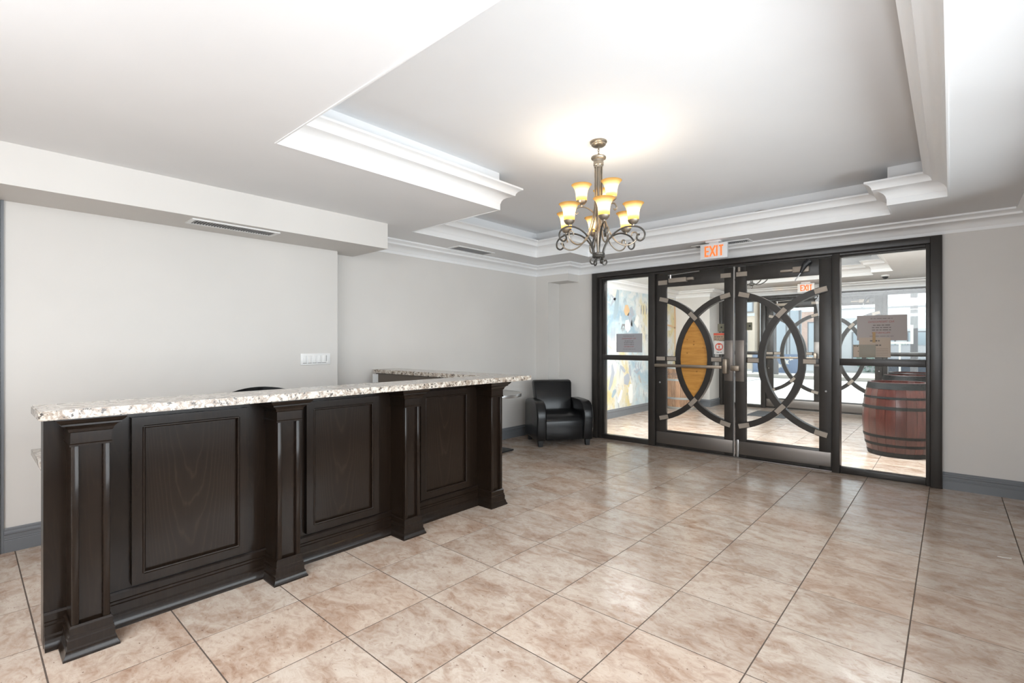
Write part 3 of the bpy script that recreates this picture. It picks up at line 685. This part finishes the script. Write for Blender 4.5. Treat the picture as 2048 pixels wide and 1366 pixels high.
shade_prof = [(.030, 0), (.036, .008), (.0375, .030), (.039, .055), (.043, .078), (.052, .100), (.064, .116), (.0715, .122), (.066, .122), (.061, .115), (.051, .100), (.043, .078), (.0385, .055), (.036, .030), (.033, .010)]
def lamp(th, r, z, parent):
    c = cp(th, r, z)
    MB().lathe([(.007, -.012), (.010, -.004), (.022, 0), (.034, .014), (.0385, .026), (.036, .026)], c, 18, cap=False).build('cup', 'nickel', parent, smooth=40)
    sh = MB().lathe([(r_, z_+.016) for r_, z_ in shade_prof[:8]], c, 28, cap=False).build('lamp_shade', 'lamp_glass', parent, smooth=60, loc=(c[0], c[1], c[2]+.016))
    sh.location = Vector((c[0], c[1], c[2]+.016))-ORG[ch]
    ld_ = D.lights.new('bulb', 'POINT'); ld_.energy = LAMP_W; ld_.color = (1, .88, .70); ld_.shadow_soft_size = .02
    lo = D.objects.new('bulb', ld_); COL.objects.link(lo); lo.parent = parent; lo.location = Vector((c[0], c[1], c[2]+.075))-ORG[ch]
LAMP_W = 1.1
T0 = math.radians(8)
for k in range(6):
    th = T0+k*PI/3
    ar = MB().tube(smoothpath([cp(th, .036, 1.915), cp(th, .045, 1.965), cp(th, .075, 2.02), cp(th, .125, 2.066), cp(th, .19, 2.092), cp(th, .25, 2.092), cp(th, .298, 2.076), cp(th, .327, 2.042), cp(th, .325, 2.005), cp(th, .298, 1.988), cp(th, .274, 2.004), cp(th, .278, 2.028), cp(th, .294, 2.030)]), .0062, 7).build('arm', 'iron', ch, smooth=50)
    lamp(th, .25, 2.108, ar)
    MB().tube(smoothpath([cp(th+.25, .024, 2.545), cp(th+.25, .024, 2.40), cp(th+.25, .026, 2.28), cp(th+.22, .042, 2.18), cp(th+.15, .075, 2.08), cp(th+.1, .125, 2.005), cp(th+.1, .19, 1.972), cp(th+.1, .245, 1.985), cp(th+.1, .272, 2.02), cp(th+.1, .262, 2.052), cp(th+.1, .238, 2.052), cp(th+.1, .232, 2.03)]), .0055, 7).build('scroll_rod', 'nickel', ch, smooth=50)
for k, d in enumerate((-75, 45, 165)):
    th = math.radians(d)
    ar = MB().tube(smoothpath([cp(th, .018, 2.19), cp(th, .045, 2.225), cp(th, .085, 2.250), cp(th, .122, 2.256), cp(th, .155, 2.245), cp(th, .170, 2.218), cp(th, .158, 2.203), cp(th, .146, 2.214)]), .0055, 7).build('upper_arm', 'nickel', ch, smooth=50)
    lamp(th, .122, 2.272, ar)
    MB().tube(smoothpath([cp(th+1, .012, 2.13), cp(th+1, .03, 2.10), cp(th+1, .055, 2.075), cp(th+1, .068, 2.095), cp(th+1, .055, 2.115), cp(th+1, .042, 2.102)]), .004, 6).build('inner_scroll', 'nickel', ch, smooth=50)
# unlit chandelier in the vestibule
vc = empty('chandelier', (-2.2, 7.8, ZU)); tag(vc, 'unlit iron chandelier hanging in the vestibule behind the glass', 'chandelier')
VX, VY = -2.2, 7.8
MB().lathe([(0, 2.72), (.06, 2.72), (.06, 2.70), (.02, 2.69), (0, 2.69)], (VX, VY, 0), 20, cap=False).build('canopy', 'iron', vc, smooth=35)
MB().lathe([(0, 2.12), (.008, 2.12), (.014, 2.14), (.010, 2.155), (.045, 2.17), (.05, 2.19), (.02, 2.205), (.012, 2.25), (.012, 2.70)], (VX, VY, 0), 18, cap=False).build('stem', 'iron', vc, smooth=40)
for k in range(5):
    a = k*2*PI/5+.62; f = lambda r, z: (VX+r*math.cos(a), VY+r*math.sin(a), z)
    ar = MB().tube(smoothpath([f(.03, 2.18), f(.10, 2.175), f(.18, 2.21), f(.24, 2.27), f(.31, 2.285)]), .008, 7).build('arm', 'iron', vc, smooth=50)
    MB().lathe([(.008, 0), (.02, .004), (.03, .03), (.045, .055), (.04, .055), (.024, .03)], f(.31, 2.275), 14, cap=False).build('cup', 'iron', ar, smooth=40)
    MB().lathe([(.036, 0), (.05, .06), (.07, .10)], f(.31, 2.32), 18, cap=False).build('lamp_shade', 'white_plastic', ar, smooth=50)

# ------------------------------------------------------------------ barrels in the vestibule
def barrel(x, y, label, wood_m, hoop_m, hoops, Hh=.85, rh=.285, rb=.345, n=22, group=None, rot=0.0):
    b = empty('barrel', (x, y, 0)); tag(b, label, 'barrel', group)
    R_ = lambda z: rh+(rb-rh)*(1-(2*z/Hh-1)**2)
    st = MB(); hw = PI/n-.003; zs = [Hh*i/8 for i in range(9)]; vs = []
    for z in zs:
        for a in (-hw, 0, hw): vs.append((R_(z)*math.cos(a), R_(z)*math.sin(a), z))
    for z in zs:
        for a in (hw, -hw): vs.append(((R_(z)-.025)*math.cos(a), (R_(z)-.025)*math.sin(a), z))
    fs = []; k = 27
    for i in range(8):
        fs += [(i*3, i*3+1, i*3+4, i*3+3), (i*3+1, i*3+2, i*3+5, i*3+4), (k+i*2, k+i*2+1, k+i*2+3, k+i*2+2), (i*3+2, k+i*2, k+i*2+2, i*3+5), (k+i*2+1, i*3, i*3+3, k+i*2+3)]
    fs += [(0, 1, 2, k, k+1), (24, 25, 26, k+16, k+17)]
    s0 = st.add(vs, fs).build('stave', wood_m, b, local=True, smooth=25)
    for j in range(1, n):
        c = s0.copy(); COL.objects.link(c); c.parent = b; c.rotation_euler = (0, 0, j*2*PI/n+rot)
    for z0, z1 in hoops:
        MB().lathe([(R_(z0)-.004, z0), (R_(z0)+.004, z0), (R_(z1)+.004, z1), (R_(z1)-.004, z1)], seg=36, cap=False).build('hoop', hoop_m, b, local=True, smooth=35)
    MB().lathe([(0, Hh-.045), (rh-.006, Hh-.045), (rh-.006, Hh-.03), (0, Hh-.03)], seg=30, cap=False).build('head', wood_m, b, local=True)
    MB().lathe([(0, .03), (R_(.03)-.02, .03), (R_(.05)-.02, .05), (0, .05)], seg=30, cap=False).build('head', wood_m, b, local=True)
    return b
RH = [(.004, .055), (.12, .150), (.215, .245), (.545, .580), (.665, .690), (.775, .846)]
G = 'red barrels lined up in the vestibule'
barrel(-.46, 7.33, 'red stained barrel nearest the right sidelight', 'red_staves', 'hoop_black', RH, group=G)
barrel(-.45, 9.05, 'red barrel in the middle of the row behind the right sidelight', 'red_staves', 'hoop_black', RH, group=G)
barrel(-.45, 9.90, 'red barrel at the far end of the row by the street doors', 'red_staves', 'hoop_black', RH, group=G)
bl = barrel(-4.06, 9.72, 'pale oak barrel with zinc hoops and lettering by the mural', 'oak_staves', 'hoop_zinc', [(.004, .05), (.20, .24), (.565, .605), (.80, .845)], .85, .30, .335)
for s_, sz, zz in (('Social', .115, .705),):
    o = text_obj('lettering', s_, sz, 'print_dark', bl, (-4.06, 9.72, 0), (1, 0, 0), (0, 1, 0), .0006)
    for v in o.data.vertices:
        x_, y_, r_ = v.co.x, v.co.y, .326+v.co.z*1.0
        a = math.radians(-104)+x_/.32; z_ = zz+y_; rr = .30+.035*(1-(2*z_/.85-1)**2)+.0015+v.co.z
        v.co = (rr*math.cos(a), rr*math.sin(a), z_)
mb = MB()
for a0, a1 in ((-128, -117), (-115, -106), (-104, -95), (-93, -82)):
    q = [math.radians(a0+(a1-a0)*i/3) for i in range(4)]
    for i in range(3):
        for z0, z1, rr in ((.632, .644, .3285),): mb.add([(rr*math.cos(q[i]), rr*math.sin(q[i]), z0), (rr*math.cos(q[i+1]), rr*math.sin(q[i+1]), z0), (rr*math.cos(q[i+1]), rr*math.sin(q[i+1]), z1), (rr*math.cos(q[i]), rr*math.sin(q[i]), z1)], [(0, 1, 2, 3)])
mb.build('lettering', 'print_dark', bl, local=True)

# mural on the vestibule wall
mu = empty('mural', (-4.417, 8.1, .165)); tag(mu, 'pale abstract painted mural on the left vestibule wall', 'mural')
XM = -4.417
B('painted_ground', 'mural_paint', mu, -4.4195, XM, 6.0, 10.24, .155, 2.27)
def stroke(pts, wd, m, dx=.001):
    mb = MB(); P_ = [Vector(p) for p in pts]; vs = []
    for i, p in enumerate(P_):
        t_ = (P_[min(i+1, len(P_)-1)]-P_[max(i-1, 0)]).normalized(); nn = Vector((-t_.y, t_.x)); k = math.sin(PI*(i+.6)/(len(P_)+.2))
        for s in (-1, 1): q = p+nn*s*wd*k/2; vs.append((XM+dx, q.x, q.y))
    mb.add(vs, [(2*i, 2*i+1, 2*i+3, 2*i+2) for i in range(len(P_)-1)]).build('brush_stroke', m, mu)
def on(px, py):                                   # mural point seen through the glass, in wall coordinates
    f, hy = 981.2, 688.8; c, s = math.cos(.72942), math.sin(.72942); r = (px-1024)/f
    dx, dy, dz = -s+r*c, c+r*s, (hy-py)/f; t_ = XM/dx; return (dy*t_, H+dz*t_)
stroke([on(1236, 580), on(1234, 600), on(1232, 622), on(1228, 638)], .16, 'mural_slate')
stroke([on(1221, 612), on(1226, 602), on(1231, 596)], .06, 'mural_grey'); stroke([on(1222, 590), on(1227, 596), on(1231, 600)], .05, 'mural_grey')
stroke([on(1249, 616), on(1253, 620), on(1258, 626)], .22, 'mural_orange')
stroke([on(1262, 614), on(1263, 622), on(1266, 632)], .13, 'mural_grey'); stroke([on(1256, 628), on(1261, 636), on(1263, 654)], .12, 'mural_grey'); stroke([on(1270, 636), on(1265, 643), on(1263, 652)], .10, 'mural_slate')
stroke([on(1254, 640), on(1255, 652), on(1258, 662)], .22, 'mural_white'); stroke([on(1276, 632), on(1272, 645), on(1276, 652)], .18, 'mural_white')
stroke([on(1242, 659), on(1245, 650), on(1249, 650), on(1249, 659)], .05, 'mural_dark'); stroke([on(1244, 662), on(1246, 656), on(1248, 662)], .03, 'mural_dark')
for x in (1282, 1287, 1292): stroke([on(x, 611), on(x+.5, 620), on(x, 629)], .035, 'mural_dark')
for x in (1223, 1226, 1229): stroke([on(x, 655), on(x+.3, 668), on(x, 682)], .035, 'mural_grey')
stroke([on(1251, 750), on(1253, 758), on(1258, 764)], .25, 'mural_grey'); stroke([on(1259, 730), on(1260, 742), on(1261, 752)], .09, 'mural_grey')
stroke([on(1240, 732), on(1246, 738), on(1250, 744)], .08, 'mural_grey'); stroke([on(1268, 741), on(1273, 745), on(1280, 738)], .06, 'mural_grey')
for x in (1272, 1277, 1282): stroke([on(x, 724), on(x-1, 732), on(x, 738)], .045, 'mural_grey')
stroke([on(1224, 730), on(1226, 745), on(1222, 765), on(1218, 780)], .12, 'mural_grey'); stroke([on(1224, 795), on(1228, 785), on(1232, 780)], .10, 'mural_slate')
stroke([on(1262, 768), on(1261, 785), on(1262, 806)], .18, 'mural_white'); stroke([on(1244, 780), on(1240, 795), on(1236, 805)], .10, 'mural_white')
stroke([on(1334, 650), on(1342, 652), on(1350, 656)], .05, 'mural_orange'); stroke([on(1349, 600), on(1350, 640), on(1350, 700)], .10, 'mural_orange')

# ------------------------------------------------------------------ notices and stickers on the glass
def dashes(mb, x0, x1, y, z, h, seed):
    rnd = random.Random(seed); x = x0
    while x < x1-.006:
        w_ = min(rnd.uniform(.012, .045), x1-x); mb.box(x, x+w_, y-.0008, y, z-h/2, z+h/2); x += w_+.007
def notice(x0, x1, z0, z1, m, label, y=5.8925):
    n = empty('notice', ((x0+x1)/2, y, z0)); tag(n, label, 'notice')
    B('sheet', m, n, x0, x1, y-.001, y+.001, z0, z1); xc, w_, h_ = (x0+x1)/2, x1-x0, z1-z0; yf = y-.0014
    UX, UZ = (-1, 0, 0), (0, 0, 1)
    text_obj('lettering', 'NO TRESPASSING', h_*.105, 'print_red', n, (xc-.01*w_, yf, z0+h_*.735), UX, UZ, .0003, sx=1.0)
    text_obj('lettering', 'PROHIBITED', h_*.095, 'print_red', n, (xc-.01*w_, yf, z0+h_*.30), UX, UZ, .0003, sx=1.1)
    mb = MB()
    for fz, fx, hh in ((.87, .22, .02), (.605, .17, .03), (.51, .19, .03), (.415, .19, .03), (.17, .24, .015)): dashes(mb, xc-w_*fx, xc+w_*fx, yf, z0+h_*fz, h_*hh, int(fz*100))
    mb.build('fine_print', 'print_dark', n, kind='stuff'); return n
notice(-.690, -.302, 1.328, 1.572, 'notice_paper', 'wide brown-grey trespassing notice taped to the right sidelight')
notice(-3.371, -2.993, 1.185, 1.433, 'notice_grey', 'grey trespassing notice on the left sidelight in front of the mural')
n2 = empty('notice', (-.55, 5.8895, 1.166)); tag(n2, 'small warm paper notice taped below the wide notice on the right sidelight', 'notice')
B('sheet', 'notice_paper_warm', n2, -.673, -.425, 5.8885, 5.8905, 1.166, 1.356)
mb = MB(); dashes(mb, -.585, -.51, 5.888, 1.325, .012, 3); dashes(mb, -.54, -.485, 5.888, 1.282, .012, 4)
for k in range(5): mb.box(-.535, -.445, 5.8872, 5.888, 1.248-k*.016, 1.250-k*.016)
mb.build('fine_print', 'print_dark', n2, kind='stuff'); B('tape', 'tape', n2, -.565, -.542, 5.8868, 5.8876, 1.308, 1.410)
n3 = empty('card_holder', (-.632, 5.886, 1.162)); tag(n3, 'flat grey card holder stuck low on the right sidelight', 'card holder')
B('holder', 'holder_grey', n3, -.723, -.541, 5.8835, 5.8865, 1.162, 1.287, b=.001); B('card', 'notice_paper_warm', n3, -.718, -.672, 5.8825, 5.8835, 1.166, 1.270)
for x, z in ((-.685, 1.272), (-.706, 1.274), (-.678, 1.222)): MB().lathe([(0, 0), (.004, 0), (.004, .0015), (0, .0015)], seg=8, cap=False).build('rivet', 'dark_slot', n3, local=True); r_ = n3.children[-1]; r_.rotation_euler = (PI/2, 0, 0); r_.location = (x+.632, -.0035 if x > -.68 else -.0036, z-1.162)
def card(x0, x1, z0, z1, lab):
    s = empty('sensor_card', ((x0+x1)/2, 5.888, z0)); tag(s, lab, 'card')
    B('card', 'olive_card', s, x0, x1, 5.886, 5.8885, z0, z1)
    MB().prism(arc_pts((x0+x1)/2+.004, (z0+z1)/2+.004, .010, 0, 345, 12), 5.885, 5.8858).build('spot', 'dark_slot', s)
card(-2.032, -1.956, 1.440, 1.529, 'square olive card with dark spot on the left door glass')
card(-1.714, -1.655, 1.449, 1.537, 'square olive card with dark spot on the right door glass')
s1 = empty('sticker', (-2.02, 5.887, 1.335)); tag(s1, 'small warning sticker with red band above the round alarm sticker', 'sticker')
B('sheet', 'tan_print', s1, -2.079, -1.956, 5.8862, 5.8882, 1.335, 1.424); B('band', 'sticker_red', s1, -2.079, -1.956, 5.8852, 5.8862, 1.398, 1.420)
mb = MB(); dashes(mb, -2.07, -1.965, 5.8862, 1.378, .012, 8); dashes(mb, -2.07, -1.965, 5.8862, 1.352, .010, 9); mb.build('fine_print', 'print_dark', s1, kind='stuff')
s2 = empty('sticker', (-2.02, 5.887, 1.176)); tag(s2, 'white sticker with round red alarm emblem on the left door glass', 'sticker')
B('sheet', 'sticker_white', s2, -2.074, -1.956, 5.8862, 5.8882, 1.176, 1.328)
ex, ez = -2.016, 1.262; o_ = arc_pts(ex, ez, .045, 0, 360, 28); i_ = arc_pts(ex, ez, .034, 0, 360, 28); mb = MB(); n = len(o_)
mb.add([(u, 5.8858, v) for u, v in o_]+[(u, 5.8858, v) for u, v in i_], [(k, k+1, n+k+1, n+k) for k in range(n-1)])
mb.box(ex-.020, ex+.020, 5.8852, 5.8858, ez-.030, ez-.020).box(ex-.008, ex+.008, 5.8852, 5.8858, ez-.012, ez+.010).prism(arc_pts(ex, ez+.020, .018, 0, 180, 8), 5.8852, 5.8858)
mb.build('emblem', 'sticker_red', s2); mb = MB(); dashes(mb, -2.045, -1.985, 5.8862, 1.198, .008, 5); mb.build('fine_print', 'print_dark', s2, kind='stuff')

# small things
dc = empty('dome_camera', (-.79, 9.98, ZC)); tag(dc, 'small dark dome camera on the vestibule ceiling', 'camera')
MB().lathe([(0, 0), (.06, 0), (.06, -.02), (.045, -.025), (0, -.025)], (-.79, 9.98, ZC), 20, cap=False).build('housing', 'white_plastic', dc, smooth=35)
MB().lathe([(.042, -.025), (.038, -.045), (.022, -.06), (0, -.065)], (-.79, 9.98, ZC), 20, cap=False).build('dome', 'black_plastic', dc, smooth=50)
B('doormat', 'mat_grey', None, -2.78, -2.15, 9.5, 10.25, .0005, .010, b=.002); tag(D.objects['doormat'], 'dark grey doormat inside the street doors', 'mat')
sl = MB().tube([(.212, 4.183, .003), (.245, 4.187, .003), (.273, 4.20, .003)], .003, 6).build('straw', 'sticker_white'); tag(sl, 'pale sliver of straw lying on the floor at the far right', 'straw')

# ------------------------------------------------------------------ the street outside
def S(name, m, label, *a): return tag(B(name, m, None, *a), label, kind=ST)
S('sidewalk', 'pavement', 'pale pavement outside the street doors', -30, 25, 10.97, 13.2, -.2, -.02)
S('road', 'asphalt', 'sunlit road outside the street doors', -30, 25, 13.2, 23.0, -.3, -.14)
S('sidewalk', 'pavement', 'pavement on the far side of the road', -30, 25, 23.25, 40, -.3, -.02)
S('kerb', 'kerb_stone', 'stone kerb along the far side of the road', -30, 25, 23.0, 23.25, -.3, 0)
def building(label, x0, x1, y0, y1, h, wall, wins, bands=(), roof=.2):
    b = empty('building', ((x0+x1)/2, y0, -.02)); tag(b, label, 'building')
    B('wall', wall, b, x0, x1, y0, y1, -.02, h); B('cornice', 'dark_frame', b, x0-.05, x1+.05, y0-.12, y1, h, h+roof)
    for a0, a1, z0, z1 in wins:
        wdw = B('window', 'dark_frame', b, a0, a1, y0-.06, y0, z0, z1); B('pane', 'shop_glass', wdw, a0+.06, a1-.06, y0-.07, y0-.06, z0+.06, z1-.06)
    for z0, z1, m_ in bands: B('band', m_, b, x0, x1, y0-.05, y0, z0, z1)
    return b
building('beige stucco building across the road with glazed upper floor', -16, -7.75, 28, 36, 6.5, 'beige_stucco', [(-9.9, -8.85, 3.0, 6.2), (-8.75, -7.8, 3.0, 6.2), (-11.2, -10, 3.0, 6.2)], [(2.8, 2.95, 'pale_siding')])
building('shopfront with tall glazing across the road', -7.6, -5.6, 28.4, 36, 4.6, 'pale_siding', [(-7.5, -7.2, .2, 3.4), (-7.1, -6.3, .2, 3.4), (-6.2, -5.7, .2, 3.4)], [(3.7, 4.3, 'white_siding')])
building('pink brick and white building across the road', -5.55, -4.2, 28, 36, 3.9, 'white_siding', [(-5.3, -4.9, .3, 2.4)], [(1.0, 2.9, 'brick_pink')])
building('low white sided building across the road', -4.1, 3.5, 29, 37, 3.0, 'white_siding', [(-3.6, -2.9, .3, 1.9), (-2.6, -1.9, .3, 1.9), (-1.5, -.6, .3, 1.9)], [(2.25, 2.32, 'pale_siding'), (2.6, 2.66, 'pale_siding')])
po = tag(B('poster', 'poster_blue', None, -8.62, -8.12, 27.93, 27.995, .9, 2.0), 'blue and white poster on the beige building', 'poster')
bn = empty('banner', (-5.9, 24.6, -.02)); tag(bn, 'dark blue banner panel with white flowers on the far pavement', 'banner')
B('panel', 'banner_blue', bn, -6.9, -5.0, 24.58, 24.62, .0, .85)
for x in (-6.92, -5.0): B('post', 'dark_frame', bn, x, x+.05, 24.57, 24.63, -.02, .95)
for fx, fz, fr_ in ((-5.5, .5, .16), (-5.75, .32, .12), (-5.3, .66, .12)):
    pts = [(fx+fr_*(1 if i % 2 else .5)*math.cos(i*PI/5), fz+fr_*(1 if i % 2 else .5)*math.sin(i*PI/5)) for i in range(10)]
    MB().prism(pts, 24.57, 24.58).build('flower', 'sticker_white', bn)
lp = empty('lamp_post', (-5.75, 23.7, -.02)); tag(lp, 'dark slender post with a thick base on the far pavement', 'lamp post')
MB().lathe([(.16, 0), (.16, .5), (.11, .62), (.08, .9), (.07, 4.5), (.05, 6.5)], (-5.75, 23.7, -.02), 14).build('post', 'pole_grey', lp, smooth=35)
MB().lathe([(0, 6.5), (.2, 6.5), (.24, 6.7), (.1, 6.95), (0, 7)], (-5.75, 23.7, -.02), 14, cap=False).build('lantern', 'dark_frame', lp, smooth=35)
B('sign', 'sign_yellow', lp, -6.2, -5.85, 23.66, 23.69, 1.15, 1.45)
up = empty('utility_pole', (-.75, 17.5, -.14)); tag(up, 'dark wooden utility pole with white bands beyond the right sidelight', 'pole')
MB().lathe([(.085, 0), (.075, 8)], (-.75, 17.5, -.14), 14).build('pole', 'pole_grey', up, smooth=35)
for z in (1.05, 2.25, 2.95, 3.9): MB().lathe([(.088, 0), (.088, .02)], (-.75, 17.5, z), 14).build('band', 'sticker_white', up)
sf = empty('sign_stand', (-.95, 16.0, -.14)); tag(sf, 'white rectangular sign frame on a stand beside the utility pole', 'sign')
for x0, x1, z0, z1 in ((-1.22, -.70, 1.72, 1.78), (-1.22, -.70, 1.30, 1.36), (-1.22, -1.17, 1.36, 1.72), (-.76, -.70, 1.36, 1.72), (-.99, -.95, -.12, 1.30)): B('bar', 'sticker_white', sf, x0, x1, 15.98, 16.02, z0, z1)
B('foot', 'sticker_white', sf, -1.2, -.7, 15.85, 16.15, -.14, -.11)
# hedge: a clipped row, leaves uncountable
hd = MB(); rnd = random.Random(3)
for i in range(900):
    c = Vector((rnd.uniform(-3.3, 2.5), rnd.uniform(28.2, 28.7), rnd.uniform(.0, 1.3)))
    a = Vector((rnd.uniform(-1, 1), rnd.uniform(-1, 1), rnd.uniform(-1, 1))).normalized(); b_ = a.orthogonal().normalized(); s = rnd.uniform(.06, .13)
    hd.add([c-a*s, c+b_*s*.6, c+a*s, c-b_*s*.6], [(0, 1, 2, 3)])
tag(hd.build('hedge', 'hedge_green'), 'blue green hedge in front of the low white building', 'hedge', kind='stuff')
car = empty('car', (-1.2, 25.6, -.02)); tag(car, 'dark car parked end-on beyond the road seen through the right sidelight', 'car')
bm = profbm([(-2.1, .25), (-2.12, .55), (-1.95, .75), (-1.15, .86), (-.55, 1.28), (.75, 1.30), (1.45, .92), (2.05, .82), (2.12, .5), (2.08, .25)], -.85, .85)
for v in bm.verts:
    if v.co.z > .95: v.co.x *= .78
bmesh.ops.recalc_face_normals(bm, faces=bm.faces); bmesh.ops.bevel(bm, geom=bm.edges[:], offset=.05, segments=2, affect='EDGES')
bo = MB().bm(bm).build('body', 'car_paint', car, smooth=40, local=True)
MB().box(-.87, .87, -.5, .7, .92, 1.2).build('side_glass', 'shop_glass', car, local=True)
for x in (-.82, .82):
    for y in (-1.35, 1.35):
        wv = [(.30*math.cos(2*PI*i/18), .30*math.sin(2*PI*i/18)) for i in range(18)]
        MB().prism([(y+a, .30+b_) for a, b_ in wv], x-.1, x+.1, 'x').build('wheel', 'black_plastic', car, local=True)
